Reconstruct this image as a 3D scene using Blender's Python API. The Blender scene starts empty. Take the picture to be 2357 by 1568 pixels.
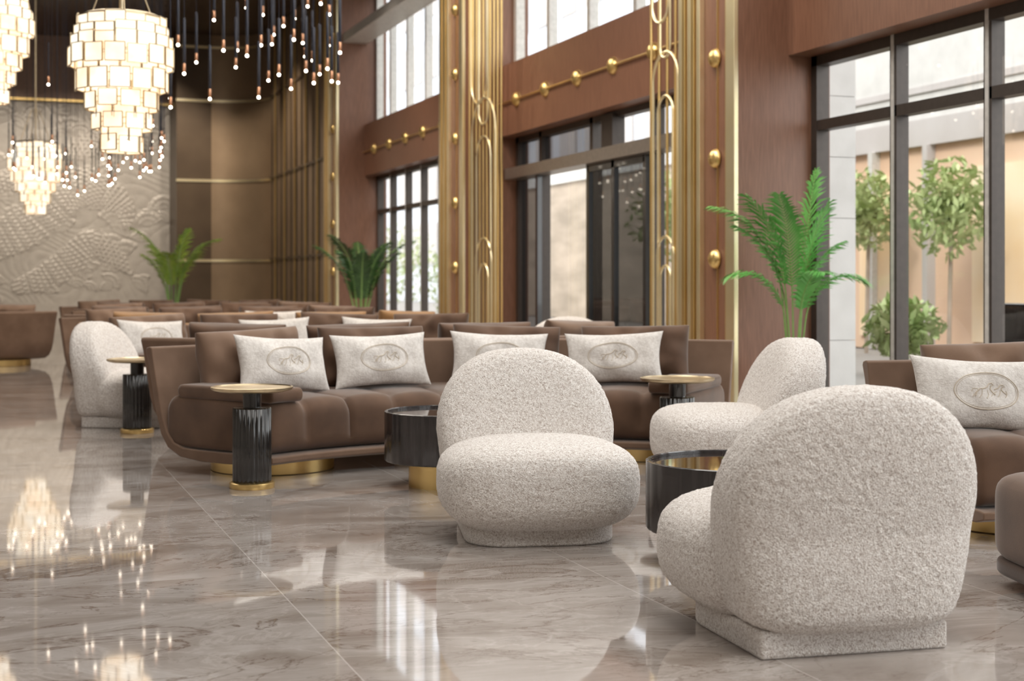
import bpy, math, random
import numpy as np
from mathutils import Vector, Matrix, noise
random.seed(7)
TH=math.radians(20.12); CT,ST=math.cos(TH),math.sin(TH)
def plan(a,b): return (a*CT+b*ST, -a*ST+b*CT)      # survey axes -> room axes (metres)
scene=bpy.context.scene
col=scene.collection
# ------------------------------------------------------------------ node helpers
def newmat(name):
    m=bpy.data.materials.new(name); m.use_nodes=True
    nt=m.node_tree; nt.nodes.clear()
    out=nt.nodes.new('ShaderNodeOutputMaterial'); return m,nt,out
def N(nt,t,**k):
    n=nt.nodes.new(t)
    for a,b in k.items():
        if a.startswith('i_'):
            key=a[2:]; key=int(key) if key.isdigit() else key.replace('_',' ')
            n.inputs[key].default_value=b
        else: setattr(n,a,b)
    return n
def L(nt,a,b): nt.links.new(a,b)
def ramp(nt,stops,interp='LINEAR'):
    r=nt.nodes.new('ShaderNodeValToRGB'); cr=r.color_ramp; cr.interpolation=interp
    while len(cr.elements)<len(stops): cr.elements.new(0.5)
    for e,(p,c) in zip(cr.elements,stops):
        e.position=p; e.color=(c[0],c[1],c[2],1)
    return r
def pmat(name,c,rough=.5,metal=0.,c2=None,nscale=20.,bump=0.,bscale=100.,bdist=.01,sheen=0.,spec=.5,stretch=None,coat=0.,coord='Object',detail=4):
    m,nt,out=newmat(name)
    p=N(nt,'ShaderNodeBsdfPrincipled'); L(nt,p.outputs[0],out.inputs[0])
    p.inputs['Base Color'].default_value=(*c,1); p.inputs['Roughness'].default_value=rough; p.inputs['Metallic'].default_value=metal
    p.inputs['Sheen Weight'].default_value=sheen; p.inputs['Sheen Roughness'].default_value=.4
    p.inputs['Specular IOR Level'].default_value=spec; p.inputs['Coat Weight'].default_value=coat
    tc=N(nt,'ShaderNodeTexCoord'); src=tc.outputs[coord]
    if stretch:
        mp=N(nt,'ShaderNodeMapping'); mp.inputs['Scale'].default_value=stretch; L(nt,src,mp.inputs[0]); src=mp.outputs[0]
    if c2 is None: c2=tuple(x*.85 for x in c)
    n=N(nt,'ShaderNodeTexNoise',i_Scale=nscale,i_Detail=detail); L(nt,src,n.inputs['Vector'])
    r=ramp(nt,[(.35,c),(.65,c2)]); L(nt,n.outputs[0],r.inputs[0]); L(nt,r.outputs[0],p.inputs['Base Color'])
    if bump>0:
        n2=N(nt,'ShaderNodeTexNoise',i_Scale=bscale,i_Detail=3.); L(nt,src,n2.inputs['Vector'])
        b=N(nt,'ShaderNodeBump',i_Strength=bump,i_Distance=bdist); L(nt,n2.outputs[0],b.inputs['Height']); L(nt,b.outputs[0],p.inputs['Normal'])
    return m
def emat(name,c,s):
    m,nt,out=newmat(name); e=N(nt,'ShaderNodeEmission',i_Strength=s); e.inputs[0].default_value=(*c,1); L(nt,e.outputs[0],out.inputs[0]); return m
# ------------------------------------------------------------------ materials
def boucle():
    m,nt,out=newmat('boucle'); p=N(nt,'ShaderNodeBsdfPrincipled',i_Roughness=.95); L(nt,p.outputs[0],out.inputs[0])
    p.inputs['Sheen Weight'].default_value=.2; p.inputs['Specular IOR Level'].default_value=.2
    tc=N(nt,'ShaderNodeTexCoord')
    v=N(nt,'ShaderNodeTexVoronoi',i_Scale=170.); n=N(nt,'ShaderNodeTexNoise',i_Scale=150.,i_Detail=3.,i_Distortion=1.)
    for q in (v,n): L(nt,tc.outputs['Object'],q.inputs['Vector'])
    r=ramp(nt,[(.34,(.45,.385,.345)),(.48,(.67,.62,.58)),(.66,(.85,.82,.79))]); L(nt,n.outputs[0],r.inputs[0]); L(nt,r.outputs[0],p.inputs['Base Color'])
    a=N(nt,'ShaderNodeMath',operation='SUBTRACT'); L(nt,n.outputs[0],a.inputs[0]); 
    s=N(nt,'ShaderNodeMath',operation='MULTIPLY'); s.inputs[1].default_value=.5; L(nt,v.outputs['Distance'],s.inputs[0]); L(nt,s.outputs[0],a.inputs[1])
    b=N(nt,'ShaderNodeBump',i_Strength=.6,i_Distance=.007); L(nt,a.outputs[0],b.inputs['Height']); L(nt,b.outputs[0],p.inputs['Normal'])
    return m
BOUCLE=boucle()
def velvet(name,c,c2):
    return pmat(name,c,.75,c2=c2,nscale=5.,bump=.15,bscale=300.,bdist=.003,sheen=.4,spec=.2,detail=3)
VELVET=velvet('velvet_brown',(.132,.076,.048),(.088,.050,.032))
VELVET_D=velvet('velvet_dark_brown',(.075,.041,.027),(.055,.030,.020))
VELVET_L=velvet('velvet_light',(.20,.126,.086),(.155,.095,.063))
TAN=velvet('velvet_tan',(.34,.19,.085),(.27,.15,.065))
FUR=pmat('pillow_plush',(.70,.665,.63),.95,c2=(.58,.54,.505),nscale=60.,bump=.55,bscale=130.,bdist=.006,sheen=.25,spec=.1)
EMB=pmat('embroidery',(.56,.49,.40),.6,c2=(.49,.42,.34),nscale=300.,bump=.4,bscale=400.,bdist=.002)
GOLD=pmat('gold',(.86,.63,.28),.32,.94,c2=(.78,.56,.23),nscale=3.)
GOLDL=pmat('gold_light',(.96,.85,.58),.36,.92,c2=(.90,.78,.48),nscale=3.)
GOLDT=pmat('gold_top',(.66,.54,.36),.35,1.)
COPPER=pmat('copper',(.62,.33,.20),.3,1.)
BLACK=pmat('black_lacquer',(.012,.011,.011),.13,0,c2=(.02,.018,.017),coat=.5)
SMOKE=pmat('smoked_top',(.03,.02,.017),.05,0,coat=.5)
DARKWOOD=pmat('dark_wood',(.03,.024,.024),.25,c2=(.015,.012,.012),nscale=6.,stretch=(8,8,.5),coat=.3)
def wallmat():
    m,nt,out=newmat('brown_panel'); p=N(nt,'ShaderNodeBsdfPrincipled',i_Roughness=.42); L(nt,p.outputs[0],out.inputs[0])
    tc=N(nt,'ShaderNodeTexCoord'); mp=N(nt,'ShaderNodeMapping'); mp.inputs['Rotation'].default_value=(.7,.5,0); mp.inputs['Scale'].default_value=(60,60,3); L(nt,tc.outputs['Object'],mp.inputs[0])
    n=N(nt,'ShaderNodeTexNoise',i_Scale=1.5,i_Detail=4.); L(nt,mp.outputs[0],n.inputs['Vector'])
    r=ramp(nt,[(.3,(.170,.078,.046)),(.7,(.25,.120,.073))]); L(nt,n.outputs[0],r.inputs[0]); L(nt,r.outputs[0],p.inputs['Base Color'])
    b=N(nt,'ShaderNodeBump',i_Strength=.12,i_Distance=.003); L(nt,n.outputs[0],b.inputs['Height']); L(nt,b.outputs[0],p.inputs['Normal']); return m
WALLB=wallmat()
PANEL=pmat('bronze_panel',(.31,.22,.138),.36,.4,c2=(.27,.19,.118),nscale=2.)
PANELD=pmat('bronze_dark',(.115,.08,.05),.4,.35,c2=(.095,.065,.041),nscale=2.)
FRAME=pmat('window_frame',(.06,.047,.04),.4,.3)
FRAMEL=pmat('window_frame_light',(.62,.60,.57),.4,.2)
CREAM=pmat('cream_paint',(.52,.47,.41),.6)
CEIL=pmat('ceiling_dark',(.10,.065,.045),.25,.4,c2=(.05,.03,.022),nscale=9.,bump=.5,bscale=8.,bdist=.05)
STONE=pmat('pale_stone',(.62,.61,.59),.7,c2=(.55,.54,.52),nscale=3.,bump=.1,bscale=30.)
PEACH=pmat('peach_wall',(.66,.44,.30),.7,c2=(.72,.52,.38),nscale=.5)
PANE=pmat('warm_pane',(.82,.58,.34),.3,c2=(.85,.70,.52),nscale=.7)
GREYF=pmat('grey_fascia',(.5,.47,.46),.6,c2=(.42,.38,.36),nscale=.6)
BUILD=pmat('far_building',(.58,.60,.64),.6,c2=(.48,.50,.55),nscale=.3,stretch=(1,1,3))
BARK=pmat('rock_wall',(.42,.34,.27),.8,c2=(.27,.22,.17),nscale=.5,stretch=(1,1,4))
PAVE=pmat('paving',(.30,.28,.26),.7,nscale=1.)
LEAF=pmat('palm_leaf',(.16,.47,.10),.4,c2=(.09,.34,.06),nscale=6.,sheen=.1)
LEAFY=pmat('palm_leaf_yellow',(.36,.50,.07),.4,c2=(.18,.34,.04),nscale=6.)
LEAFD=pmat('leaf_dark',(.05,.12,.025),.4,c2=(.02,.06,.012),nscale=6.)
STEM=pmat('stem',(.25,.42,.12),.5,nscale=20.)
TREE=pmat('foliage',(.30,.40,.15),.6,c2=(.50,.56,.28),nscale=2.)
RELIEF=pmat('relief_plaster',(.43,.395,.35),.42,.12,c2=(.38,.345,.305),nscale=6.,bump=.3,bscale=25.,bdist=.012)
ROSE=pmat('rose_panel',(.40,.27,.21),.5)
TUBE=pmat('pendant_tube',(.03,.032,.045),.3,.6)
BULB=emat('bulb_glow',(1.,.88,.72),10.)
HEADER=pmat('brushed_bronze',(.46,.41,.36),.35,.8)
def capiz():
    m,nt,out=newmat('capiz_shell'); tc=N(nt,'ShaderNodeTexCoord')
    n=N(nt,'ShaderNodeTexNoise',i_Scale=3.5,i_Detail=5.); L(nt,tc.outputs['Object'],n.inputs['Vector'])
    r=ramp(nt,[(.3,(.95,.64,.39)),(.48,(1.,.83,.60)),(.66,(1.,.95,.82))]); L(nt,n.outputs[0],r.inputs[0])
    e=N(nt,'ShaderNodeEmission',i_Strength=1.15); L(nt,r.outputs[0],e.inputs[0])
    d=N(nt,'ShaderNodeBsdfPrincipled',i_Roughness=.3); d.inputs['Base Color'].default_value=(.5,.42,.33,1)
    a=N(nt,'ShaderNodeAddShader'); L(nt,e.outputs[0],a.inputs[0]); L(nt,d.outputs[0],a.inputs[1]); L(nt,a.outputs[0],out.inputs[0]); return m
CAPIZ=capiz()
def glass(name='window_glass',tint=(.95,.97,.96),base=.05):
    m,nt,out=newmat(name)
    t=N(nt,'ShaderNodeBsdfTransparent'); t.inputs[0].default_value=(*tint,1)
    g=N(nt,'ShaderNodeBsdfGlossy',i_Roughness=.02); f=N(nt,'ShaderNodeLayerWeight',i_Blend=.5); mx=N(nt,'ShaderNodeMixShader')
    pw=N(nt,'ShaderNodeMath',operation='POWER'); pw.inputs[1].default_value=5.; L(nt,f.outputs['Facing'],pw.inputs[0])
    ml=N(nt,'ShaderNodeMath',operation='MULTIPLY_ADD'); ml.inputs[1].default_value=.6; ml.inputs[2].default_value=base; L(nt,pw.outputs[0],ml.inputs[0])
    L(nt,ml.outputs[0],mx.inputs[0]); L(nt,t.outputs[0],mx.inputs[1]); L(nt,g.outputs[0],mx.inputs[2]); L(nt,mx.outputs[0],out.inputs[0]); return m
GLASS=glass(); TINT=glass('tinted_glass',(.16,.16,.16),.08)
def marble():
    m,nt,out=newmat('polished_marble'); p=N(nt,'ShaderNodeBsdfPrincipled'); L(nt,p.outputs[0],out.inputs[0])
    p.inputs['Roughness'].default_value=.045; p.inputs['IOR'].default_value=1.65; p.inputs['Coat Weight'].default_value=.4; p.inputs['Coat Roughness'].default_value=.03
    g=N(nt,'ShaderNodeNewGeometry'); sp=N(nt,'ShaderNodeSeparateXYZ'); L(nt,g.outputs['Position'],sp.inputs[0])
    def M(op,a,b=None,**k):
        n=N(nt,'ShaderNodeMath',operation=op)
        for i,v in enumerate((a,b)):
            if v is None: continue
            if isinstance(v,(int,float)): n.inputs[i].default_value=v
            else: L(nt,v,n.inputs[i])
        return n.outputs[0]
    tx=M('DIVIDE',M('SUBTRACT',sp.outputs[0],.92),1.13); ty=M('DIVIDE',M('SUBTRACT',sp.outputs[1],.6),2.26)
    fx=M('FLOOR',tx); fy=M('FLOOR',ty)
    cb=N(nt,'ShaderNodeCombineXYZ'); L(nt,fx,cb.inputs[0]); L(nt,fy,cb.inputs[1])
    wn=N(nt,'ShaderNodeTexWhiteNoise',noise_dimensions='3D'); L(nt,cb.outputs[0],wn.inputs['Vector'])
    sc=N(nt,'ShaderNodeVectorMath',operation='SCALE'); sc.inputs['Scale'].default_value=6.; L(nt,wn.outputs['Color'],sc.inputs[0])
    ad=N(nt,'ShaderNodeVectorMath',operation='ADD'); L(nt,g.outputs['Position'],ad.inputs[0]); L(nt,sc.outputs[0],ad.inputs[1])
    mp=N(nt,'ShaderNodeMapping'); mp.inputs['Rotation'].default_value=(0,0,.6); mp.inputs['Scale'].default_value=(.75,1.6,1); L(nt,ad.outputs[0],mp.inputs[0])
    v=mp.outputs[0]
    n1=N(nt,'ShaderNodeTexNoise',i_Scale=1.3,i_Detail=9.,i_Distortion=1.6,i_Roughness=.62); L(nt,v,n1.inputs['Vector'])
    r1=ramp(nt,[(.28,(.22,.18,.152)),(.45,(.34,.295,.265)),(.58,(.42,.378,.35)),(.74,(.52,.485,.46))]); L(nt,n1.outputs[0],r1.inputs[0])
    def vein(scale,w,dist):
        n=N(nt,'ShaderNodeTexNoise',i_Scale=scale,i_Detail=7.,i_Distortion=dist,i_Roughness=.6); L(nt,v,n.inputs['Vector'])
        a=M('ABSOLUTE',M('SUBTRACT',n.outputs[0],.5)); return M('SUBTRACT',1.,M('MINIMUM',M('DIVIDE',a,w),1.))
    v1=M('MULTIPLY',vein(.9,.011,1.2),.65); v2=M('MULTIPLY',vein(2.2,.009,.8),.35)
    mx=N(nt,'ShaderNodeMix',data_type='RGBA'); L(nt,M('MAXIMUM',v1,v2),mx.inputs[0]); L(nt,r1.outputs[0],mx.inputs[6]); mx.inputs[7].default_value=(.13,.082,.055,1)
    v3=M('MULTIPLY',vein(1.3,.02,2.),.3)
    mx2=N(nt,'ShaderNodeMix',data_type='RGBA'); L(nt,v3,mx2.inputs[0]); L(nt,mx.outputs[2],mx2.inputs[6]); mx2.inputs[7].default_value=(.62,.58,.55,1)
    ex=M('ABSOLUTE',M('SUBTRACT',M('SUBTRACT',tx,fx),.5)); ey=M('ABSOLUTE',M('SUBTRACT',M('SUBTRACT',ty,fy),.5))
    gx=M('GREATER_THAN',ex,.5-.0020); gy=M('GREATER_THAN',ey,.5-.0008)
    mx3=N(nt,'ShaderNodeMix',data_type='RGBA'); L(nt,M('MULTIPLY',M('MAXIMUM',gx,M('MULTIPLY',gy,.5)),.55),mx3.inputs[0]); L(nt,mx2.outputs[2],mx3.inputs[6]); mx3.inputs[7].default_value=(.68,.64,.60,1)
    L(nt,mx3.outputs[2],p.inputs['Base Color']); return m
MARBLE=marble()
# ------------------------------------------------------------------ mesh builder
class B:
    def __init__(s): s.v=[]; s.f=[]; s.m=[]; s.mats=[]
    def mi(s,mat):
        if mat not in s.mats: s.mats.append(mat)
        return s.mats.index(mat)
    def add(s,vs,fs,mat):
        o=len(s.v); s.v+= [tuple(x) for x in vs]; k=s.mi(mat)
        for f in fs: s.f.append(tuple(i+o for i in f)); s.m.append(k)
    def box(s,x0,x1,y0,y1,z0,z1,mat):
        s.add([(x0,y0,z0),(x1,y0,z0),(x1,y1,z0),(x0,y1,z0),(x0,y0,z1),(x1,y0,z1),(x1,y1,z1),(x0,y1,z1)],
              [(0,3,2,1),(4,5,6,7),(0,1,5,4),(1,2,6,5),(2,3,7,6),(3,0,4,7)],mat)
    def pane(s,x,y0,y1,z0,z1,mat): s.add([(x,y0,z0),(x,y1,z0),(x,y1,z1),(x,y0,z1)],[(0,1,2,3)],mat)
    def lathe(s,prof,mat,n=32,c=(0,0,0),radfn=None):
        vs=[];fs=[]
        for (r,z) in prof:
            for i in range(n):
                a=2*math.pi*i/n; rr=r*(radfn(a) if radfn else 1)
                vs.append((c[0]+rr*math.cos(a),c[1]+rr*math.sin(a),c[2]+z))
        for k in range(len(prof)-1):
            for i in range(n):
                j=(i+1)%n; fs.append((k*n+i,k*n+j,(k+1)*n+j,(k+1)*n+i))
        fs.append(tuple(range(n))[::-1]); fs.append(tuple((len(prof)-1)*n+i for i in range(n)))
        s.add(vs,fs,mat)
    def tube(s,pts,r,mat,n=8,closed=False,rfn=None):
        pts=[Vector(p) for p in pts]; vs=[];fs=[]; m=len(pts)
        up=None
        for k,p in enumerate(pts):
            a=pts[(k-1)%m] if (closed or k>0) else p; b=pts[(k+1)%m] if (closed or k<m-1) else p
            t=(b-a).normalized()
            if up is None:
                up=t.cross(Vector((0,1,0)));
                if up.length<.1: up=t.cross(Vector((1,0,0)))
                up.normalize()
            u=(up-t*up.dot(t)).normalized(); up=u; w=t.cross(u)
            rr=r*(rfn(k/(m-1)) if rfn else 1)
            for i in range(n):
                an=2*math.pi*i/n; vs.append(p+u*rr*math.cos(an)+w*rr*math.sin(an))
        for k in range(m if closed else m-1):
            k2=(k+1)%m
            for i in range(n):
                j=(i+1)%n; fs.append((k*n+i,k*n+j,k2*n+j,k2*n+i))
        if not closed: fs.append(tuple(range(n))[::-1]); fs.append(tuple((m-1)*n+i for i in range(n)))
        s.add(vs,fs,mat)
    def sphere(s,c,r,mat,n=10,sc=(1,1,1)):
        vs=[(c[0],c[1],c[2]+r*sc[2])];fs=[]
        for k in range(1,n):
            ph=math.pi*k/n
            for i in range(2*n):
                a=math.pi*i/n; vs.append((c[0]+r*sc[0]*math.sin(ph)*math.cos(a),c[1]+r*sc[1]*math.sin(ph)*math.sin(a),c[2]+r*sc[2]*math.cos(ph)))
        vs.append((c[0],c[1],c[2]-r*sc[2])); m=2*n
        for i in range(m): fs.append((0,1+i,1+(i+1)%m))
        for k in range(n-2):
            for i in range(m): fs.append((1+k*m+i,1+(k+1)*m+i,1+(k+1)*m+(i+1)%m,1+k*m+(i+1)%m))
        l=len(vs)-1
        for i in range(m): fs.append((1+(n-2)*m+i,l,1+(n-2)*m+(i+1)%m))
        s.add(vs,fs,mat)
    def obj(s,name,parent=None,smooth=True,bevel=0,loc=(0,0,0),rz=0,sub=0,angle=40):
        me=bpy.data.meshes.new(name); me.from_pydata(s.v,[],s.f)
        for m in s.mats: me.materials.append(m)
        me.polygons.foreach_set('material_index',s.m); me.update()
        import bmesh
        bm=bmesh.new(); bm.from_mesh(me); bmesh.ops.recalc_face_normals(bm,faces=bm.faces); bm.to_mesh(me); bm.free()
        if smooth:
            me.polygons.foreach_set('use_smooth',[True]*len(me.polygons))
            me.set_sharp_from_angle(angle=math.radians(angle))
        ob=bpy.data.objects.new(name,me); col.objects.link(ob); ob.location=loc; ob.rotation_euler=(0,0,rz)
        if parent: ob.parent=parent
        if bevel:
            b=ob.modifiers.new('b','BEVEL'); b.width=bevel; b.segments=3; b.limit_method='ANGLE'
        return ob
def root(name,label,cat,loc=(0,0,0),rz=0,group=None):
    e=bpy.data.objects.new(name,None); col.objects.link(e); e.location=loc; e.rotation_euler=(0,0,rz); e.empty_display_size=.1
    tag(e,label,cat,group); return e
def tag(o,label,cat=None,group=None,kind=None):
    if label: o['label']=label
    if cat: o['category']=cat
    if group: o['group']=group
    if kind: o['kind']=kind
    return o
def struct(o,label,cat):
    o['label']=label; o['category']=cat; o['kind']='structure'; return o
def dup(src,loc,rz,label=None,mats=None,rot=None,group=None):
    c=src.copy(); col.objects.link(c); c.location=loc; c.rotation_euler=rot if rot else (0,0,rz)
    if label: c['label']=label
    if group: c['group']=group
    def rec(s,d):
        for ch in s.children:
            k=ch.copy(); 
            if mats and k.type=='MESH':
                k.data=ch.data.copy()
                for i,mm in enumerate(k.data.materials):
                    if mm.name in mats: k.data.materials[i]=mats[mm.name]
            col.objects.link(k); k.parent=d; rec(ch,k)
    rec(src,c); return c
def sg(x,e): return math.copysign(abs(x)**e,x)
def superell(b,outline,half,e,nt_,nf,mat,fn,axis='y',fuzz=0.):
    vs=[];fs=[]
    h=nf//3; hp=math.pi/2
    P=set()
    for k in range(h+1):
        t=hp*(k/h)**(1/e); P.add(round(t,6)); P.add(round(hp-t,6))
    P=sorted(P); Q=[P[0]]
    for t in P[1:]:
        if t-Q[-1]>.0008 or t>=P[-1]: Q.append(t)
    if len(Q)>1 and Q[-1]-Q[-2]<.0008: Q.pop(-2)
    phs=Q+[math.pi-t for t in reversed(Q[:-1])]; nf=len(phs)-1
    for k,ph in enumerate(phs):
        r=max(math.sin(ph),0)**e if 0<k<nf else 0; t=sg(math.cos(ph),e)
        if k in(0,nf):
            p=(0,-half*t,0) if axis=='y' else (0,0,half*t); vs.append(p); continue
        for i in range(nt_):
            a=2*math.pi*i/nt_; o=outline(a)
            vs.append((o[0]*r,-half*t,o[1]*r) if axis=='y' else (o[0]*r,o[1]*r,half*t))
    out=[]
    for p in vs:
        q=Vector(fn(*p))
        if fuzz: q=q+noise.noise_vector(q*75.)*fuzz
        out.append(q)
    for i in range(nt_): fs.append((0,1+i,1+(i+1)%nt_))
    for k in range(nf-2):
        for i in range(nt_):
            j=(i+1)%nt_; fs.append((1+k*nt_+i,1+(k+1)*nt_+i,1+(k+1)*nt_+j,1+k*nt_+j))
    l=len(out)-1
    for i in range(nt_): fs.append((1+(nf-2)*nt_+i,l,1+(nf-2)*nt_+(i+1)%nt_))
    b.add(out,fs,mat)
# ================================================================== ROOM
def sbox(name,x0,x1,y0,y1,z0,z1,mat,label,cat='wall',bevel=0):
    b=B(); b.box(x0,x1,y0,y1,z0,z1,mat); return struct(b.obj(name,smooth=False,bevel=bevel),label,cat)
sbox('floor',-9,6.7,-7,34,-.1,0,MARBLE,'polished taupe marble floor with brown veins','floor')
sbox('ceiling',-9,6.7,-7,34,6.5,6.7,CEIL,'dark bronze reflective ceiling','ceiling')
sbox('wall_left',-9.2,-9,-7,34,0,6.5,CREAM,'plain cream lobby wall')
sbox('wall_front',-9,6.7,-7.2,-7,0,6.5,CREAM,'plain cream wall closing the lobby')
b=B(); b.box(6.2,6.6,-7,10.28,2.93,3.84,WALLB); b.box(6.2,6.6,11.26,17.41,2.93,3.84,WALLB); b.box(6.2,6.6,18.39,24.51,2.93,3.84,WALLB)
b.box(6.3,6.6,-7,24.5,6.25,6.5,WALLB)
struct(b.obj('wall_right',smooth=False),'reddish-brown panelled wall band between window rows','wall')
b=B(); b.box(5.7,6.6,25.49,34,0,6.5,PANEL)
for k in range(11):
    y=25.9+k*.52; b.box(5.675,5.7,y,y+.02,0,6.5,PANELD)
    if k%2==0: b.box(5.66,5.7,y+.12,y+.135,0,6.5,GOLD)
for z in (1.53,3.29,5.05): b.box(5.672,5.7,25.5,31.,z,z+.05,PANELD)
struct(b.obj('wall_side',smooth=False),'bronze panelled wall with slim vertical strips','wall')
b=B(); b.box(3.8,4.55,31.7,33.2,0,6.5,PANELD)
n=14; vs=[];fs=[]
for i in range(n+1):
    a=math.pi/2*i/n; x=4.55+1.16*math.sin(a); y=30.6+1.1*math.cos(a)
    vs+= [(x,y,0),(x,y,6.5)]
for i in range(n): fs.append((2*i,2*i+2,2*i+3,2*i+1))
b.add(vs,fs,PANEL); 
for z in (1.5,3.26,5.02,6.2):
    b.box(3.79,4.56,31.68,31.72,z,z+.055,GOLDL)
    vs=[];fs=[]
    for i in range(n+1):
        a=math.pi/2*i/n; x=4.55+1.14*math.sin(a); y=30.6+1.08*math.cos(a); vs+=[(x,y,z),(x,y,z+.055)]
    for i in range(n): fs.append((2*i,2*i+2,2*i+3,2*i+1))
    b.add(vs,fs,GOLDL)
struct(b.obj('wall_corner',smooth=True),'dark bronze curved wall with gold horizontal bands','wall')
# relief wall
nx,nz=400,400
X,Z=np.meshgrid(np.linspace(-.6,3.82,nx),np.linspace(.6,5.05,nz),indexing='ij')
H=np.zeros_like(X)
def px(p): return (.19+p[0]*.0092, 1.05+(650-p[1])*.0096)
fishes=[([(-80,600),(-10,560),(60,520),(120,460),(180,430),(240,440),(285,480),(290,520)],.50),
        ([(40,660),(100,640),(160,600),(210,560),(260,590),(300,630)],.34),
        ([(330,330),(270,310),(210,330),(150,360),(110,400)],.26),
        ([(-40,440),(20,420),(70,430),(110,400)],.22)]
rng=np.random.RandomState(3)
W=np.zeros_like(X)
for k in range(18):
    kx,kz=rng.uniform(-4,4,2); W+=np.sin(kx*X+kz*Z+rng.uniform(0,6))/3
H+= .010*np.abs(np.sin(W*7+X*2.))**.6
for k in range(75):   # overlapping wave fans
    cx=rng.uniform(-.6,3.8); cz=rng.uniform(.6,4.9); R=rng.uniform(.18,.42); ph=rng.uniform(-.9,.9)+1.57
    d=np.hypot(X-cx,Z-cz); an=np.arctan2(Z-cz,X-cx)
    mk=(d<R)&(np.abs(an-ph)<1.25)
    pat=.012+.016*np.abs(np.sin(d/R*9.5))**1.5*(d/R)+.008*np.abs(np.sin(an*9))
    H=np.where(mk,pat,H)
for pts,wd in fishes:
    P=[px(p) for p in pts]
    D=[]
    for i in range(len(P)-1):
        p0=P[max(i-1,0)];p1=P[i];p2=P[i+1];p3=P[min(i+2,len(P)-1)]
        for t in np.linspace(0,1,12,endpoint=False):
            D.append([.5*((2*p1[j])+(-p0[j]+p2[j])*t+(2*p0[j]-5*p1[j]+4*p2[j]-p3[j])*t*t+(-p0[j]+3*p1[j]-3*p2[j]+p3[j])*t**3) for j in(0,1)])
    D=np.array(D); seg=np.r_[0,np.cumsum(np.hypot(*np.diff(D,axis=0).T))]; T=seg[-1]
    best=np.full(X.shape,1e9); S=np.zeros_like(X); sd=np.zeros_like(X)
    tan=np.gradient(D,axis=0); tan/=np.linalg.norm(tan,axis=1)[:,None]
    for k in range(len(D)):
        dx=X-D[k,0]; dz=Z-D[k,1]; d=np.hypot(dx,dz); mk=d<best
        best[mk]=d[mk]; S[mk]=seg[k]; sd[mk]=(dx*tan[k,1]-dz*tan[k,0])[mk]
    s=S/T; w=wd*np.clip(np.sin(np.pi*(.12+.84*s))**.7,0,1)
    q=np.clip(1-(best/np.maximum(w,.01))**2,0,None)
    inside=q>0
    c=.10
    row=np.floor(S/c); u=(S/c)%1; vv=((sd/c)+.5*(row%2))%1-.5
    scale=.022*np.clip(1-((u-.2)**2+(vv*1.6)**2)*1.3,0,1)
    hh=.018*np.sqrt(q)+scale+.010
    H=np.where(inside,np.maximum(hh,0),H)
    ring=np.exp(-((best-w-.03)/.02)**2)*.014; H=np.maximum(H,ring)
H*=.7
fs=[]
Y=33.0-H
verts=np.stack([X.ravel(),Y.ravel(),Z.ravel()],1).tolist()
for i in range(nx-1):
    for j in range(nz-1):
        a=i*nz+j; fs.append((a,a+nz,a+nz+1,a+1))
b=B(); b.add(verts,fs,RELIEF); b.box(-9,3.82,33.02,33.2,0,6.5,CREAM); b.box(-9,-.6,32.99,33.03,0,5.05,RELIEF); b.box(-.6,3.82,32.99,33.03,0,.6,RELIEF)
b.box(-9,3.82,32.9,33.05,5.05,5.1,GOLD)
b.box(-9,3.82,32.95,33.03,5.1,6.5,ROSE)
struct(b.obj('wall_back',smooth=True,angle=60),'pale plaster relief wall with carp and wave carving','wall')
sbox('trim_1',5.8,6.25,18.4,24.5,5.27,5.42,FRAMEL,'pale soffit ledge crossing the tall windows','trim')
# ------------------------------------------------------------------ pillars
def dome(b,x,y,z,axis,r=.068):
    vs=[];fs=[];n=20;m=6
    for k in range(m+1):
        ph=math.pi/2*k/m; rr=r*math.cos(ph); h=r*.75*math.sin(ph)
        for i in range(n):
            a=2*math.pi*i/n
            vs.append((x-h,y+rr*math.cos(a),z+rr*math.sin(a)))
    for k in range(m):
        for i in range(n):
            j=(i+1)%n; fs.append((k*n+i,k*n+j,(k+1)*n+j,(k+1)*n+i))
    b.add(vs,fs,GOLD)
for pi,y0 in enumerate((10.27,17.4,24.5)):
    r=root('pillar','tall reddish-brown pillar with gold trim strips and brass domes','pillar',(6.15,y0+.5,0))
    b=B(); b.box(-.42,.45,-.5,.5,0,6.5,WALLB); b.obj('pillar_body',r,smooth=False)
    b=B()
    b.box(-.46,-.42,-.505,-.36,0,6.5,GOLDL); b.box(-.45,-.42,-.36,-.33,0,6.5,GOLD)
    for k in range(5): 
        yy=.08+k*.085; b.box(-.47-.012*(k%2),-.42,yy,yy+.06,0,6.5,GOLD if k%2 else GOLDL)
    b.obj('gold_strip',r,smooth=False,bevel=.004)
    b=B(); b.box(-.432,-.42,-.17,-.155,0,6.5,GOLD); b.obj('gold_line',r,smooth=False)
    for k in range(7):
        z=.4+k*.845
        b=B(); dome(b,0,0,0,'x',.082); o=b.obj('dome',r); o.location=(-.43,-.14,z)
def rail(y0,y1,ys,z,lab):
    r=root('dome_rail',lab,'wall decoration',(6.2,(y0+y1)/2,z))
    b=B(); b.tube([(-.025,y0-(y0+y1)/2,0),(-.025,y1-(y0+y1)/2,0)],.012,GOLD); b.obj('rod',r)
    for y in ys:
        b=B(); dome(b,0,0,0,'x',.095); o=b.obj('dome',r); o.location=(-.0,y-(y0+y1)/2,0)
rail(11.3,17.4,[16.74,15.75,14.77,13.79,12.81,11.83],3.35,'gold rod with brass domes on the brown wall band')
rail(18.4,24.5,[23.8,22.82,21.84,20.86,19.88,18.9],3.35,'gold rod with brass domes on the brown wall band')
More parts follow.
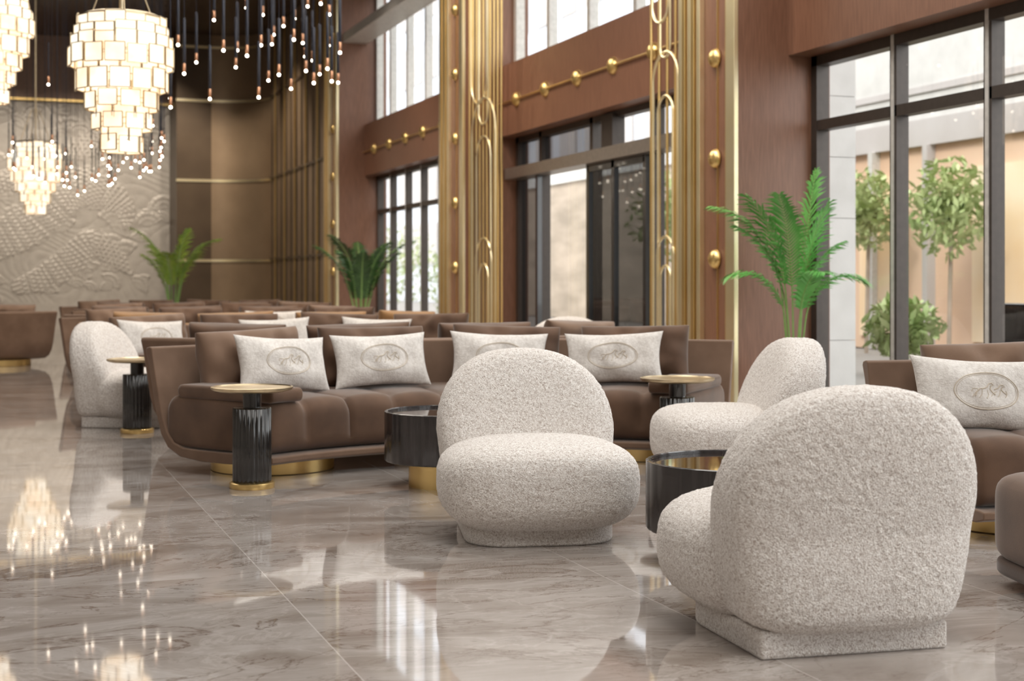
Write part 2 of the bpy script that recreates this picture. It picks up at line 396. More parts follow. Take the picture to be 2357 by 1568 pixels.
def screen(yA,yB,x,n,lab):
    r=root('gold_screen',lab,'decorative screen',(x,(yA+yB)/2,0)); h=abs(yB-yA)/2; b=B()
    w=2*h/(n-1)
    for k in range(n):
        y=-h+k*w; b.tube([(0,y,0),(0,y,6.5)],.014,GOLD,n=8)
    def arch(y0,wd,ztop,up=True,zb=None):
        pts=[]; sgn=1 if up else -1
        for i in range(13):
            a=math.pi*i/12; pts.append((-.02,y0-wd*math.cos(a),ztop+sgn*wd*math.sin(a)))
        e=zb if zb is not None else (0 if up else 6.5)
        b.tube([(-.02,y0-wd,e)]+pts+[(-.02,y0+wd,e)],.013,GOLDL,n=8)
    arch(0,h*.75,2.9); arch(0,h*.45,2.6); arch(0,h*.3,3.2,False); arch(h*.3,h*.5,3.6,False); arch(0,h*.5,1.3,True,0); arch(0,h*.3,1.1,True,0)
    b.box(-.03,.03,-h-.02,h+.02,0,.04,GOLD)
    b.obj('rods',r)
screen(11.33,12.0,5.78,5,'openwork screen of gold rods with rounded arches')
screen(16.15,17.36,5.78,10,'openwork screen of gold rods with rounded arches')
# ------------------------------------------------------------------ windows
def window(name,y0,y1,z0,z1,ys,zs,mat,lab,x=6.47,w=.07,kind='window'):
    b=B(); 
    b.box(x-.05,x+.07,y0,y0+w,z0,z1,mat); b.box(x-.05,x+.07,y1-w,y1,z0,z1,mat); b.box(x-.05,x+.07,y0,y1,z0,z0+w,mat); b.box(x-.05,x+.07,y0,y1,z1-w,z1,mat)
    for y in ys: b.box(x-.045,x+.065,y-w/2,y+w/2,z0,z1,mat); b.box(x-.052,x-.045,y-w*.2,y+w*.25,z0,z1,FRAMEL)
    for z in zs: b.box(x-.045,x+.065,y0,y1,z-w/2,z+w/2,mat)
    b.pane(x,y0+.02,y1-.02,z0+.02,z1-.02,GLASS)
    return struct(b.obj(name,smooth=False),lab,kind)
window('window_1',-7,10.27,.0,2.93,[9.13,8.04,6.95,5.86,4.77,3.7,2.6,1.5,.4,-.7,-1.8,-2.9,-4,-5.1,-6.2],[2.35],FRAME,'tall dark-framed window wall looking onto the courtyard',w=.085)
window('window_2',18.4,24.5,.0,2.93,[23.6,22.65,21.75,20.8,19.85],[2.3],FRAME,'dark-framed glazed bay beside the pillar')
window('window_3',18.4,24.5,3.84,6.25,[23.55,22.5,21.45,20.4,19.4],[],FRAMEL,'pale-framed clerestory window',x=6.45,w=.09)
window('window_4',11.27,17.4,3.84,6.25,[16.2,14.95,13.7,12.5],[],FRAMEL,'pale-framed clerestory window above the entrance',x=6.45,w=.09)
window('window_5',-7,10.27,3.84,6.25,[9.1,8.0,6.9,5.8,4.7,1.5,0,-1.5,-3,-4.5],[],FRAMEL,'pale-framed clerestory window',x=6.45,w=.09)
b=B(); x=6.47
for y in (11.3,13.3,14.9,16.5,17.33): b.box(x-.05,x+.07,y-.045,y+.045,0,2.93,FRAME)
b.box(x-.05,x+.07,11.27,17.4,2.86,2.93,FRAME); b.box(x-.05,x+.07,11.27,17.4,0,.03,FRAME)
b.box(x-.22,x+.05,11.5,17.35,2.38,2.52,HEADER); b.box(x-.1,x+.05,14.2,14.5,2.4,2.9,FRAME)
b.pane(x,14.9,17.4,2.5,2.9,TINT); b.pane(x,11.3,14.9,2.5,2.9,GLASS)
b.pane(x,11.3,13.3,.02,2.4,GLASS); b.pane(x,16.5,17.35,.02,2.4,TINT); b.pane(x,13.3,14.9,.02,2.4,GLASS); b.pane(x,14.9,16.5,.02,2.4,GLASS)
for y in (13.35,14.15,14.85,16.45): b.box(x-.12,x-.06,y-.035,y+.035,.02,2.38,BLACK)
b.box(x-.12,x-.06,13.35,14.85,.02,.12,BLACK); b.box(x-.12,x-.06,13.35,14.85,2.3,2.38,BLACK); b.pane(x-.09,13.35,14.85,.1,2.36,TINT)
struct(b.obj('door_1',smooth=False),'automatic glass sliding entrance door in dark frame','door')
# ================================================================== EXTERIOR
def ext(name,lab,cat,fn):
    b=B(); fn(b); o=b.obj(name,smooth=False); tag(o,lab,cat,kind='structure'); return o
def f(b): b.box(6.7,60,-30,110,-.12,-.02,PAVE)
ext('courtyard_paving','grey paved courtyard outside the windows','paving',f)
def f(b):
    for z in range(12): b.box(6.75,7.34,11.0,11.5,-.02+z*.55,.525+z*.55,STONE)
ext('stone_column','pale stone clad column outside the glazing','column',f)
def f(b):
    b.box(13.2,14,9,26,0,3.1,PEACH); b.box(13.1,14.2,9,26,3.1,3.5,GREYF); b.box(13.15,14.2,9,26,3.5,9,STONE)
    for k in range(12): b.box(13.05,13.2,9.3+k*1.4,9.42+k*1.4,0,3.1,FRAMEL if k%2 else GREYF)
    for k in range(6): b.box(13.15,13.22,10+k*2.8,11.2+k*2.8,.2,2.7,PANE)
    b.box(13.12,13.2,9,26,3.9,4.0,GREYF); b.box(13.12,13.2,9,26,5.4,5.5,GREYF)
ext('courtyard_pavilion','peach courtyard pavilion with pale posts and grey fascia','building',f)
def f(b):
    b.box(22,30,38,110,0,34,BUILD)
    for k in range(26):
        for j in range(9): b.box(21.9,22,39+k*2.7,40.6+k*2.7,2+j*3.3,4.2+j*3.3,GREYF)
ext('office_building','pale grey multi-storey building across the courtyard','building',f)
def f(b): b.box(16,18,29,50,0,4.0,BARK); b.box(15.9,18,29,50,4.0,4.4,STONE)
ext('garden_wall','weathered layered stone garden wall','wall',f)
def bush(x,y,z0,r,n,mat,zs=.8,name='garden_tree',lab='leafy green garden tree'):
    b=B()
    b.tube([(0,0,0),(0.05,0,z0)],.03,BARK)
    for k in range(n):
        d=Vector([random.gauss(0,1) for _ in range(3)]).normalized()*r*random.uniform(.0,1.15)**.6; d.z*=zs
        c=Vector((0,0,z0))+d; u=Vector([random.gauss(0,1) for _ in range(3)]).normalized(); w=u.cross(Vector((random.random(),random.random(),1))).normalized(); s_=random.uniform(.03,.07)
        b.add([c-u*s_*1.6,c+w*s_*.6,c+u*s_*1.6,c-w*s_*.6],[(0,1,2,3)],mat)
    o=b.obj(name,smooth=False,loc=(x,y,-.02)); tag(o,lab,'tree'); return o
for t in ((11.3,22.,2.2,1.0,1500),(12.,36,1.2,1.3,1400),(12.,44,1.6,1.6,1400)): bush(*t,TREE)
bush(12.4,18.3,2.15,.55,1100,TREE,1.1); bush(12.3,16.2,2.1,.55,1100,TREE,1.2); bush(9.7,13.6,.55,.42,800,TREE)
for k in range(4):
    b=B(); b.box(-.5,.5,-.5,.5,.35,.45,BLACK); b.box(-.5,-.38,-.5,.5,.45,.85,BLACK); b.box(-.5,.5,-.5,-.4,.45,.65,BLACK); b.box(-.5,.5,.4,.5,.45,.65,BLACK)
    for sx in(-.45,.45):
        for sy in(-.45,.45): b.box(sx-.03,sx+.03,sy-.03,sy+.03,0,.36,BLACK)
    o=b.obj('patio_armchair',smooth=False,bevel=.02,loc=(10.6,8.3+k*1.25,-.02)); tag(o,'black patio armchair on the courtyard paving','chair','patio armchairs in the courtyard')
# ================================================================== LOUNGE CHAIR (front = -Y)
def make_chair():
    r=root('lounge_chair','cream boucle armless lounge chair with rounded back','chair',group='cream boucle lounge chairs')
    b=B()
    def o1(a):
        c,s=math.cos(a),math.sin(a)
        if s>=0: return (.380*sg(c,.86),.345*sg(s,.92))
        t=abs(s)**.5
        return (.380*sg(c,.38)*(1-.11*t),-.40*abs(s)**.5)
    def fn(x,y,z):
        zz=z+.415; 
        yy=y*(1-.18*max(0,(zz-.35))/.4)+.205+(zz-.35)*.25*(1 if zz>.35 else .16)
        yy+= -.03*(x/.38)**2
        if zz<.11: zz=.11-(.11-zz)*.5
        zz=max(zz,.064)
        return (x,yy,zz)
    superell(b,o1,.155,.46,230,110,BOUCLE,fn,'y',fuzz=.0035)
    b.obj('backrest',r,angle=180)
    b=B()
    def o2(a):
        c,s=math.cos(a),math.sin(a); return (.408*sg(c,.62),.335*sg(s,.62))
    def fn2(x,y,z):
        k=1-.12*max(0,-z/.18)**1.8; zz=z+.222
        zz+= .016*(1-(x/.41)**2)*min(1,max(z,0)/.12)
        zz=max(zz,.066)
        return (x*k,y*k-.115,zz)
    superell(b,o2,.178,.56,230,100,BOUCLE,fn2,'z',fuzz=.0035)
    b.obj('seat',r,angle=180)
    b=B(); pts=[]
    for i in range(9): a=math.pi+math.pi/2*i/8; pts.append((-.13+.175*math.cos(a),-.15+.175*math.sin(a)))
    for i in range(9): a=1.5*math.pi+math.pi/2*i/8; pts.append((.13+.175*math.cos(a),-.15+.175*math.sin(a)))
    pts+=[(.288,.272),(-.288,.272)]
    n=len(pts); vs=[(x,y,0) for x,y in pts]+[(x,y,.08) for x,y in pts]
    fs=[tuple(range(n))[::-1],tuple(range(n,2*n))]+[(i,(i+1)%n,n+(i+1)%n,n+i) for i in range(n)]
    b.add(vs,fs,BOUCLE); b.obj('plinth_base',r,bevel=.01)
    return r
chair=make_chair()
def P3(a,b_,z=0): x,y=plan(a,b_); return (x,y,z)
def ang(fx,fy): return math.atan2(fx,-fy)-TH
def cplace(a,b_,fx,fy,first=False,lab=None):
    if first: chair.location=P3(a,b_); chair.rotation_euler=(0,0,ang(fx,fy)); return chair
    return dup(chair,P3(a,b_),ang(fx,fy),lab)
cplace(.905,4.27,-.24,.97,True); chair['label']='cream boucle lounge chair with rounded back beside a drum table'
cplace(.085,5.96,.15,-.99,lab='cream boucle lounge chair with plump seat on the marble floor')
cplace(1.19,7.40,-.995,-.10,lab='cream boucle lounge chair turned sideways beside the palm')
cplace(-2.80,10.5,.99,-.14,lab='cream boucle lounge chair turned sideways beside a side table')
cplace(.42,11.75,-.2,-.98,lab='cream boucle lounge chair behind the brown sofas')
# ================================================================== SOFA
RO,RI,AL=2.78,1.83,math.radians(40); RM=RO-.5
def arc(b,prof,a0,a1,n,mat,mod=None,rnd=0.,steps=4):
    vs=[];fs=[];m=len(prof); cr=sum(p[0] for p in prof)/m; cz=sum(p[1] for p in prof)/m
    hs=max(abs(p[0]-cr) for p in prof); hz=max(abs(p[1]-cz) for p in prof)
    S=[(a0+(a1-a0)*i/n,0.) for i in range(n+1)]
    if rnd:
        da=rnd/((RO+RI)/2)
        pre=[(a0+da*(1-math.cos(math.pi/2*k/steps)),rnd*(1-math.sin(math.pi/2*k/steps))) for k in range(steps)]
        post=[(a1-(p[0]-a0),p[1]) for p in reversed(pre)]
        mid=[(a0+da+(a1-a0-2*da)*i/n,0.) for i in range(n+1)]
        S=pre+mid+post
    for (a,ins) in S:
        for (r,z) in prof:
            rr=cr+(r-cr)*(1-ins/hs); zz=cz+(z-cz)*(1-ins/hz)
            if mod: rr,zz=mod(a,rr,zz)
            vs.append((rr*math.sin(a),rr*math.cos(a)-RM,zz))
    k=len(S)
    for i in range(k-1):
        for j in range(m):
            q=(j+1)%m; fs.append((i*m+j,i*m+q,(i+1)*m+q,(i+1)*m+j))
    fs.append(tuple(range(m))); fs.append(tuple((k-1)*m+j for j in range(m))[::-1])
    b.add(vs,fs,mat)
def rrect(r0,r1,z0,z1,rad,n=5):
    pts=[]
    for (cx,cz,st) in ((r1-rad,z0+rad,-90),(r1-rad,z1-rad,0),(r0+rad,z1-rad,90),(r0+rad,z0+rad,180)):
        for i in range(n+1):
            a=math.radians(st+90*i/n); pts.append((cx+rad*math.cos(a),cz+rad*math.sin(a)))
    return pts
def pillow_mesh(b,w,h,T,mat,conc=.07,power=.5,nu=40,nv=28,fz=.0,z0=0):
    vs=[];fs=[]
    def P(u,v,s):
        e=(max(0,1-abs(u)**2.6)*max(0,1-abs(v)**2.6))**power
        x=w/2*u*(1-conc*(1-v*v)*abs(u)**2); z=h/2*v*(1-conc*1.3*(1-u*u)*abs(v)**2)
        y=s*T/2*e
        if fz: y+= s*fz*noise.noise(Vector((x*9,z*9,s)))*e*2
        return (x,y,z+z0)
    for s in(-1,1):
        for i in range(nu+1):
            for j in range(nv+1):
                u=math.sin(math.pi/2*(2*i/nu-1)); v=math.sin(math.pi/2*(2*j/nv-1)); vs.append(P(u,v,s))
    M=(nu+1)*(nv+1)
    for s in(0,1):
        for i in range(nu):
            for j in range(nv):
                a=s*M+i*(nv+1)+j; fs.append((a,a+nv+1,a+nv+2,a+1))
    b.add(vs,fs,mat)
    return P
def make_sofa():
    r=root('curved_sofa','curved brown velvet sofa with channelled seat and gold plinths','sofa',group='curved velvet lobby sofas')
    b=B()
    prof=[(RI-.01,.095),(RI+.05,.078),(RI+.35,.07),(RO-.42,.07),(RO-.26,.085),(RO-.16,.13),(RO-.105,.2),(RO-.07,.3),(RO-.035,.45),(RO,.6),(RO+.022,.665),
          (RO+.015,.682),(RO-.01,.688),(RO-.03,.68),(RO-.045,.6),(RO-.08,.45),(RO-.115,.3),(RO-.15,.215),(RO-.2,.16),(RO-.28,.135),(RO-.42,.13),(RI+.03,.13),(RI-.01,.125)]
    arc(b,prof,-AL,AL,64,VELVET_L); b.obj('shell',r,bevel=.006,angle=50)
    b=B(); nch=9
    prof=rrect(RI+.01,RO-.13,.135,.425,.09,6)
    def mod(a,rr,z):
        t=((a+AL)/(2*AL)*nch)%1; g=1-abs(math.sin(math.pi*t))**.28
        w=max(0,min(1,(z-.16)/.1))*max(0,min(1,(RO-.3-rr)/.3))
        if rr<RI+.15: w=max(w,max(0,min(1,(z-.16)/.08)))
        return rr+g*.05*w*(1 if rr<RI+.4 else .2), z-g*.05*w*(1 if z>.2 else 0)
    arc(b,prof,-AL+.005,AL-.005,nch*16,VELVET,mod,rnd=.03); b.obj('seat',r,angle=60)
    for s in(-1,1):
        b=B(); a0,a1=sorted((s*(AL-.13),s*(AL-.004))); arc(b,rrect(RI+.0,RO-.22,.41,.485,.03,4),a0,a1,6,VELVET,rnd=.02); b.obj('armrest',r,angle=50)
    for a in(-29,0,29):
        a=math.radians(a); b=B(); b.lathe([(.34,0),(.345,.004),(.345,.078),(.34,.08)],GOLD,48); o=b.obj('plinth',r); o.location=(RM*math.sin(a),RM*math.cos(a)-RM,0)
    for i,a in enumerate((-28.5,-10.2,9.2,27.5)):
        a=math.radians(a); b=B(); rr=RO-.25
        pillow_mesh(b,.68,.37,.22,VELVET if i!=0 else VELVET_L,.03,.30,fz=.02)
        o=b.obj('back_cushion',r,angle=60); o.location=(rr*math.sin(a),rr*math.cos(a)-RM,.595); o.rotation_euler=(math.radians(-11),math.radians((i*37%5)-2),-a)
    return r
sofa=make_sofa()
def make_pillow():
    r=root('throw_pillow','pale plush throw pillow with gold embroidered oval emblem','pillow',group='plush throw pillows on the sofas')
    b=B(); P=pillow_mesh(b,.61,.33,.15,FUR,.09,.5,nu=60,nv=40,fz=.012); b.obj('pillow_body',r,angle=80)
    def surf(x,z):
        q=P(x/.305,z/.165,-1); return (x,q[1]-.000,z)
    b=B()
    for k,(rx,rz) in enumerate(((.15,.08),(.14,.073))):
        b.tube([surf(rx*math.cos(2*math.pi*i/48),rz*math.sin(2*math.pi*i/48)) for i in range(48)],.0028 if k==0 else .0012,EMB,n=6,closed=True)
    horse=[(-.07,-.03),(-.06,-.005),(-.045,.01),(-.02,.012),(0,.022),(.012,.04),(.028,.044),(.036,.034),(.024,.03),(.018,.012),(.03,-.004),(.045,-.02)]
    legs=[[(-.05,.0),(-.07,-.012),(-.085,-.035)],[(-.03,.008),(-.035,-.02),(-.05,-.04)],[(.0,.006),(.005,-.02),(-.008,-.042)],[(-.055,.008),(-.08,.012),(-.09,-.005)]]
    k=.8
    b.tube([surf(x*k,z*k) for x,z in horse],.0034,EMB,n=6)
    for l in legs: b.tube([surf(x*k,z*k) for x,z in l],.0020,EMB,n=6)
    b.tube([surf(x*k+.05,z*.65) for x,z in horse[3:]],.0030,EMB,n=6)
    for l in legs[:3]: b.tube([surf(x*k+.085,z*.65) for x,z in l],.0020,EMB,n=6)
    b.obj('embroidered_emblem',r)
    return r
pillow=make_pillow(); first_p=[True]; first_s=[True]
def place_sofa(mx,my,phi,pill=(),lab=None,mats=None,pz=.585):
    ph=math.radians(phi); fx,fy=math.sin(ph),-math.cos(ph)
    x,y=plan(mx+fx*.5,my+fy*.5); rz=ph-TH
    if first_s[0]:
        sofa.location=(x,y,0); sofa.rotation_euler=(0,0,rz); first_s[0]=False; s=sofa
    else: s=dup(sofa,(x,y,0),rz,lab,mats)
    if lab: s['label']=lab
    for (a,rr,tw) in pill:
        a=math.radians(a); lx,ly=rr*math.sin(a),rr*math.cos(a)-RM
        wx=x+lx*math.cos(rz)-ly*math.sin(rz); wy=y+lx*math.sin(rz)+ly*math.cos(rz)
        rot=(math.radians(-17),math.radians(tw),rz-a)
        if first_p[0]:
            pillow.location=(wx,wy,pz); pillow.rotation_euler=rot; first_p[0]=False
        else: dup(pillow,(wx,wy,pz),0,rot=rot)
    return s
PL=[(-27,RO-.48,3),(-11,RO-.48,-1),(7.5,RO-.48,2),(25,RO-.48,-2)]
place_sofa(-.5,9.1,15.5,PL,'curved brown velvet sofa with channelled seat and plush pillows')
place_sofa(-.55,9.26,195.5,[(-25,RO-.47,1)],'curved brown velvet sofa standing back to back with another')
place_sofa(-1.98,12.6,15.5,[(-31,RO-.47,2),(-4,RO-.45,-2),(17,RO-.45,2)],'curved brown velvet sofa with pale pillows behind the first pair')
place_sofa(-2.04,12.76,195.5,(), 'curved tan velvet sofa back to back with a brown one',{'velvet_brown':TAN,'velvet_light':TAN})
place_sofa(-3.1,15.7,15.5,[(10,RO-.45,0)],'curved brown velvet sofa in the middle of the lobby')
place_sofa(-3.15,15.86,195.5,(),'curved brown velvet sofa facing the rear of the lobby')
place_sofa(-4.0,19.0,15.5,(),'curved brown velvet sofa in the rear rows')
place_sofa(-4.05,19.16,195.5,(),'curved brown velvet sofa facing the relief wall')
place_sofa(-5.2,22.3,15.5,(),'curved brown velvet sofa standing near the relief wall')
place_sofa(-7.4,17.0,190,(),'curved brown velvet sofa with its plain shell showing')
phi=15-40+0.; ph=math.radians(phi)
C=(2.36,3.93); 
s=place_sofa(C[0]+RO*(-math.sin(ph)),C[1]+RO*math.cos(ph),phi,[(-34,RO-.56,3),(-8,RO-.47,0)],'curved brown velvet sofa by the window with an embroidered pillow',pz=.565)
for c in list(s.children):
    if c.name.startswith('armrest'): bpy.data.objects.remove(c)
r=root('ottoman','brown velvet rounded ottoman with a darker base lip','ottoman',P3(2.09,4.72),-TH+.1)
b=B()
superell(b,lambda a:(.40*sg(math.cos(a),.3),.33*sg(math.sin(a),.3)),.165,.33,80,40,VELVET,lambda x,y,z:(x,y,z+.235),'z'); b.obj('cushion_top',r,angle=180)
b=B(); superell(b,lambda a:(.395*sg(math.cos(a),.3),.325*sg(math.sin(a),.3)),.035,.3,80,16,VELVET_D,lambda x,y,z:(x,y,z+.07),'z'); b.obj('base_lip',r,angle=180)
b=B(); b.lathe([(.25,0),(.25,.045)],GOLD,40); b.obj('plinth',r)
# ================================================================== TABLES
def make_side():
    r=root('side_table','round gold-topped side table on fluted black column','table',group='gold and black side tables')
    b=B(); b.lathe([(.05,.488),(.17,.492),(.2,.5),(.208,.508),(.208,.516),(.2,.518),(.196,.512),(.0,.512)],GOLDT,56); b.obj('tabletop',r,angle=50)
    b=B(); b.lathe([(.047,.4),(.047,.49)],BLACK,32); b.obj('neck',r)
    b=B(); b.lathe([(.09,.03),(.093,.035),(.093,.405),(.088,.41),(0.0,.41)],BLACK,144,radfn=lambda a:1+.06*abs(math.sin(a*12))); b.obj('fluted_column',r,angle=60)
    b=B(); b.lathe([(.112,0),(.115,.004),(.115,.026),(.11,.03),(.0,.03)],GOLD,48); b.obj('base',r)
    return r
side=make_side(); side.location=P3(-1.33,7.27)
dup(side,P3(.925,7.95),0); dup(side,P3(-2.62,9.93),0)
def make_drum():
    r=root('drum_table','round black panelled drum coffee table on gold base','table',group='black drum coffee tables')
    b=B(); n=120
    b.lathe([(.29,.13),(.325,.132),(.33,.14),(.33,.385),(.322,.388),(.315,.385),(.315,.37),(.0,.37)],DARKWOOD,n,radfn=lambda a:1-.012*(abs(math.sin(a*14))**8)); b.obj('drum',r,angle=40)
    b=B(); b.lathe([(.0,.368),(.312,.368),(.312,.374),(.0,.374)],SMOKE,64); b.obj('smoked_top',r)
    b=B(); b.lathe([(.205,0),(.205,.135)],GOLD,64); b.obj('base',r)
    return r
drum=make_drum(); drum.location=P3(-.33,7.36); dup(drum,P3(.83,5.30),.4)
# ================================================================== PALMS
def palm(loc,fronds,scale,leafm,label,potmat=BLACK,st=.45,lw=.011,n=64):
    r=root('potted_palm',label,'plant',loc)
    b=B()
    b.lathe([(.13,0),(.14,.01),(.19,.42),(.2,.44),(.18,.44),(.17,.40),(.0,.40)],potmat,40)
    b.obj('pot',r)
    for (az,Ln,el,dr,ll,sx) in fronds:
        b=B(); az=math.radians(az)
        dx,dy=plan(math.cos(az),math.sin(az)); d=Vector((dx,dy,0)); p=Vector((sx*dx,sx*dy,.40)); pts=[p.copy()]; tn=[]
        for k in range(n):
            t=k/n; e=math.radians(el-dr*max(0,(t-.3)/.7)**1.5); v=d*math.cos(e)+Vector((0,0,math.sin(e))); p=p+v*(Ln/n); pts.append(p.copy()); tn.append(v)
        b.tube(pts,.009*scale,STEM,n=6,rfn=lambda t:1-.75*t)
        side_=Vector((-dy,dx,0)); k0=int(n*st)
        for k in range(k0,n):
            t=(k-k0)/(n-1-k0); v=tn[k-1]; nrm=side_.cross(v)
            for s in(-1,1):
                q=pts[k]
                l=ll*(math.sin(math.pi*(.10+.82*t))**.75)*random.uniform(.85,1.1)
                dr_=(side_*s*.8+v*(.6+.5*t)+nrm*.2*random.uniform(-.5,1)).normalized()
                m1=q+dr_*l*.5+Vector((0,0,-.03*l)); m2=q+dr_*l+Vector((0,0,-.30*l))
                wv=v.cross(dr_).cross(dr_).normalized()*(lw*scale) 
                b.add([q-wv*.5,q+wv*.5,m1+wv,m1-wv,m2],[(0,1,2,3),(3,2,4)],leafm)
        b.obj('frond',r,smooth=False)
    return r
palm(P3(2.21,11.1),[(178,1.52,85,80,.27,.05),(200,1.42,85,44,.29,.03),(22,1.55,86,8,.27,.03),(0,1.04,83,125,.25,.04),(185,1.05,84,120,.25,.04),(240,1.40,86,40,.28,.02),(170,1.25,84,60,.28,.02),(320,1.32,86,30,.28,.03),(285,1.0,82,100,.25,.03),(345,1.08,87,62,.26,.02)],1,LEAF,'bright green areca palm in a black pot beside the window',lw=.010,n=58)
palm(P3(-6.2,26.),[(185,1.9,84,65,.36,.05),(0,1.8,80,75,.36,.04),(60,1.7,86,30,.36,.03),(150,1.5,82,50,.36,.05),(20,1.5,84,50,.36,.05),(270,1.4,80,60,.36,.05),(200,1.3,80,50,.36,.04),(340,1.4,82,60,.36,.04)],1.8,LEAFY,'yellow-green palm standing before the relief wall',lw=.008,n=44)
palm(P3(-2.50,23.5),[(i*45+10,1.3+.4*(i%3)/2,76+5*(i%2),45+12*(i%3),.32,.06) for i in range(10)],1.8,LEAFD,'dark leafy potted palm beside the bronze pillar',lw=.009,n=44,st=.3)
# ================================================================== CHANDELIERS
def make_chand():
    r=root('tiered_chandelier','tiered chandelier of glowing square shell tiles','chandelier',group='tiered shell chandeliers')
    tiers=[(.355,1.13,.93),(.405,.97,.72),(.35,.79,.52),(.275,.58,.36),(.21,.40,.19),(.14,.22,.0)]
    for ti,(R,zt,zb) in enumerate(tiers):
        b=B(); n=max(6,round(2*math.pi*R/.165)); hh=(zt-zb)
        for layer in (0,1):
            rr=R+(.018 if layer else 0); h=hh*.62; 
            z1=zt-(0 if not layer else hh*.40)
            for i in range(n):
                z1j=z1+random.uniform(-.012,.012); z0=z1j-h
                a=2*math.pi*(i+.5*layer+.25*(ti%2))/n; u=Vector((math.cos(a),math.sin(a),0)); w=Vector((-math.sin(a),math.cos(a),0)); hw=.081
                def bx(a0,a1,c0,c1,o0,o1,mat):
                    vs=[u*(rr+o)+w*aa+Vector((0,0,cc)) for cc in(c0,c1) for (aa,o) in ((a0,o0),(a1,o0),(a1,o1),(a0,o1))]
                    b.add(vs,[(0,3,2,1),(4,5,6,7),(0,1,5,4),(1,2,6,5),(2,3,7,6),(3,0,4,7)],mat)
                bx(-hw,hw,z0,z1j,0,.006,CAPIZ)
                e=.0035
                for q in (-hw,hw): bx(q-e,q+e,z0,z1j,-.003,.011,GOLDT)
                for q in (z0,z1j): bx(-hw,hw,q-e,q+e,-.003,.011,GOLDT)
        b.obj('shade_tier',r,smooth=False)
    b=B(); b.lathe([(.30,1.11),(.32,1.12),(.32,1.15),(.3,1.16)],GOLDT,40)
    for k in range(4):
        a=k*math.pi/2; b.tube([(.25*math.cos(a),.25*math.sin(a),1.15),(.05*math.cos(a),.05*math.sin(a),1.7)],.006,GOLDT)
    b.tube([(0,0,.2),(0,0,4.36)],.012,GOLDT); b.obj('frame',r)
    return r
ch=make_chand(); ch.location=P3(-3.31,12.05,2.155)
c2=dup(ch,P3(-7.68,22.9,2.155),.3); c3=dup(ch,P3(-5.5,15.,2.95),.6)
def make_pend():
    r=root('pendant_light','slim black tube pendant with copper tip and glowing bulb','pendant lamp',group='slim tube pendants')
    b=B(); b.tube([(0,0,.5),(0,0,4.)],.0025,TUBE,n=5); b.obj('cord',r)
    b=B(); b.lathe([(.012,.09),(.014,.1),(.014,.5),(.008,.51)],TUBE,10); b.obj('tube',r)
    b=B(); b.lathe([(.012,.015),(.015,.03),(.015,.09),(.012,.095)],COPPER,10); b.obj('socket',r)
    b=B(); b.sphere((0,0,0),.015,BULB,6); b.obj('bulb',r)
    return r
pend=make_pend(); fp=[True]
chs=[(ch.location,.5),(c2.location,.5),(c3.location,.5)]; used=[]
def hang(a,D,z,thin=False):
    x,y=plan(a,D)
    for (l,rr) in chs:
        if math.hypot(x-l[0],y-l[1])<rr: y-=1.1; 
    while any(math.hypot(x-u,y-v)<.06 for u,v in used): y+=.09
    used.append((x,y))
    if fp[0]: pend.location=(x,y,z); q=pend; fp[0]=False
    else: q=dup(pend,(x,y,z),0)
    for c in q.children:
        if c.name.startswith('cord'): c.scale=(1,1,(6.5-z)/4.0)
        if thin and c.name.startswith('tube'): c.scale=(.55,.55,1)
    return q
tips=[(-3.15,13.4,3.29),(-3.0,13.0,2.96),(-3.2,14.4,3.28),(-2.85,13.4,2.78),(-3.0,14.3,3.69),(-2.6,12.8,3.14),(-2.8,14.4,3.23),(-2.35,12.6,3.06),(-2.75,14.7,3.89),(-2.3,12.9,2.73),
(-2.35,13.3,3.27),(-2.45,14.5,3.48),(-2.1,12.8,2.92),(-2.25,14.7,3.78),(-1.95,12.7,3.22),(-2.15,14.6,3.51),(-1.9,13.1,3.0),(-1.8,12.9,2.86),(-2.05,14.6,3.33),(-1.75,13.,3.6),(-1.95,14.4,3.16),
(-1.65,12.7,2.96),(-1.8,14.,3.69),(-1.65,13.,2.89),(-1.75,14.3,3.06),(-1.55,12.8,3.12),(-3.1,12.9,2.64),(-2.4,14.,3.04),(-2.1,13.5,2.89),(-2.3,14.3,3.63),
(-2.9,15.,3.5),(-2.55,15.2,3.7),(-2.2,15.1,3.45),(-1.95,15.3,3.6),(-2.7,15.4,3.95),(-2.0,13.9,3.75)]
for t in tips: hang(*t)
for k in range(76):
    D=random.uniform(19.5,24); hang(-(1178-random.uniform(0,1)**.8*385)/3270*D,D,random.uniform(2.45,3.3),True)
for k in range(18):
    D=random.uniform(16.5,19.5); hang(-random.uniform(.24,.355)*D,D,random.uniform(3.1,3.8),True)
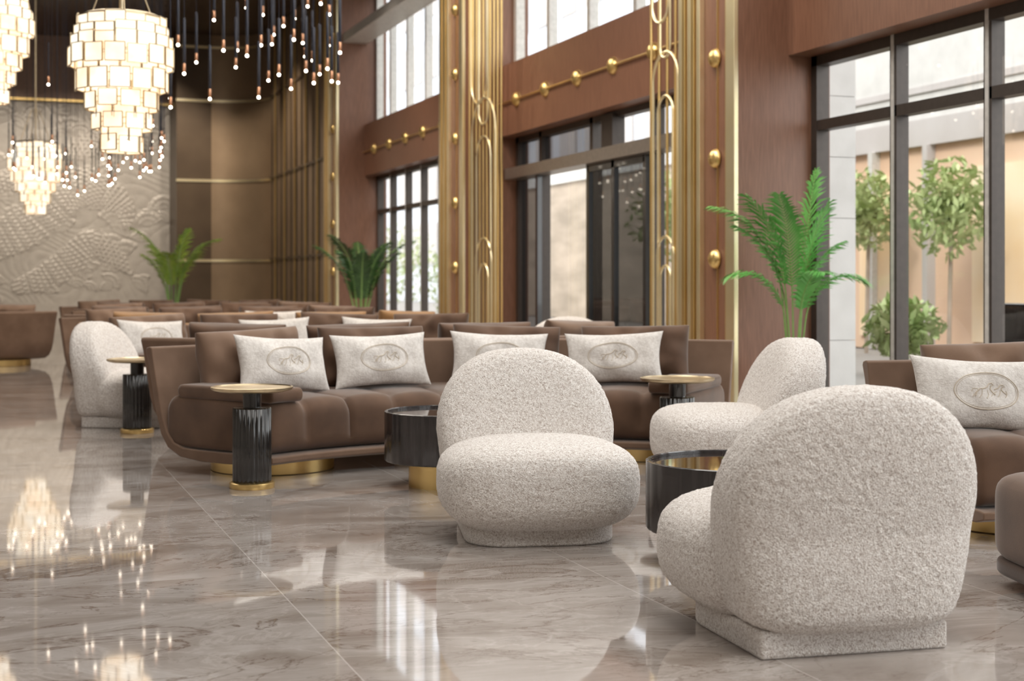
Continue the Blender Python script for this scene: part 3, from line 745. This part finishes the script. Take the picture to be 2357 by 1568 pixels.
# ================================================================== LIGHTS / WORLD
w=bpy.data.worlds.new('World'); scene.world=w; w.use_nodes=True; bg=w.node_tree.nodes['Background']; bg.inputs[0].default_value=(.985,.99,1,1); bg.inputs[1].default_value=3.3
def area(loc,size,e,c=(1,.965,.91),rot=(0,0,0)):
    l=bpy.data.lights.new('ceiling_fill_light','AREA'); l.shape='RECTANGLE'; l.size=size[0]; l.size_y=size[1]; l.energy=e; l.color=c  # fill lamp added under the ceiling to brighten the lobby, no real fixture
    o=bpy.data.objects.new('ceiling_fill_light',l); o.location=loc; o.rotation_euler=rot; col.objects.link(o)
area((2.5,0,6.4),(4,5),350); area((2.2,8,6.4),(5,5),350); area((1.5,16,6.4),(6,5),370,(1,.91,.80))
area((-6,2,6.4),(4,6),190)
def spot(loc,tgt,e,ang_=60,c=(1,.88,.74)):
    l=bpy.data.lights.new('fill_spot','SPOT'); l.energy=e; l.spot_size=math.radians(ang_); l.spot_blend=.8; l.shadow_soft_size=.06; l.color=c  # added spot without a fixture, lifts the rear walls, pillars and floor
    o=bpy.data.objects.new('fill_spot',l); o.location=loc; o.rotation_euler=(Vector(tgt)-Vector(loc)).to_track_quat('-Z','Y').to_euler(); col.objects.link(o)
for x in (-1.5,.3,1.7,3.1): spot((x,29.2,6.4),(x,33,2.2),500,65)
spot((4.2,29.2,6.4),(4.2,31.7,2.5),350,60); spot((4.0,28.,6.4),(5.7,28.3,2.5),450,75); spot((4.9,29.5,6.4),(5.2,31.2,2.5),260,60)
for y in (12,16,20,24): spot((3.5,y,6.4),(3.2,y+.5,0),300,110)
for y in (11.5,17.5,21.5): spot((4.2,y-1,6.4),(5.8,y+.4,2.6),260,70)
s=bpy.data.lights.new('sun','SUN'); s.energy=1.8; s.angle=math.radians(10); s.color=(1,.95,.88)
so=bpy.data.objects.new('sun',s); col.objects.link(so); so.location=(20,5,20)
so.rotation_euler=Vector((.6,.35,-.7)).to_track_quat('-Z','Y').to_euler()
# ================================================================== CAMERA
cam=bpy.data.cameras.new('camera'); co=bpy.data.objects.new('camera',cam); col.objects.link(co); scene.camera=co
co.location=(0,0,1.05); co.rotation_euler=(math.radians(90),0,-TH)
cam.sensor_width=36; cam.lens=3270/2357*36; cam.shift_y=-134/2357
cam.clip_end=300; cam.dof.use_dof=True; cam.dof.focus_distance=5.4; cam.dof.aperture_fstop=3.4
scene.view_settings.view_transform='Standard'; scene.view_settings.exposure=.12
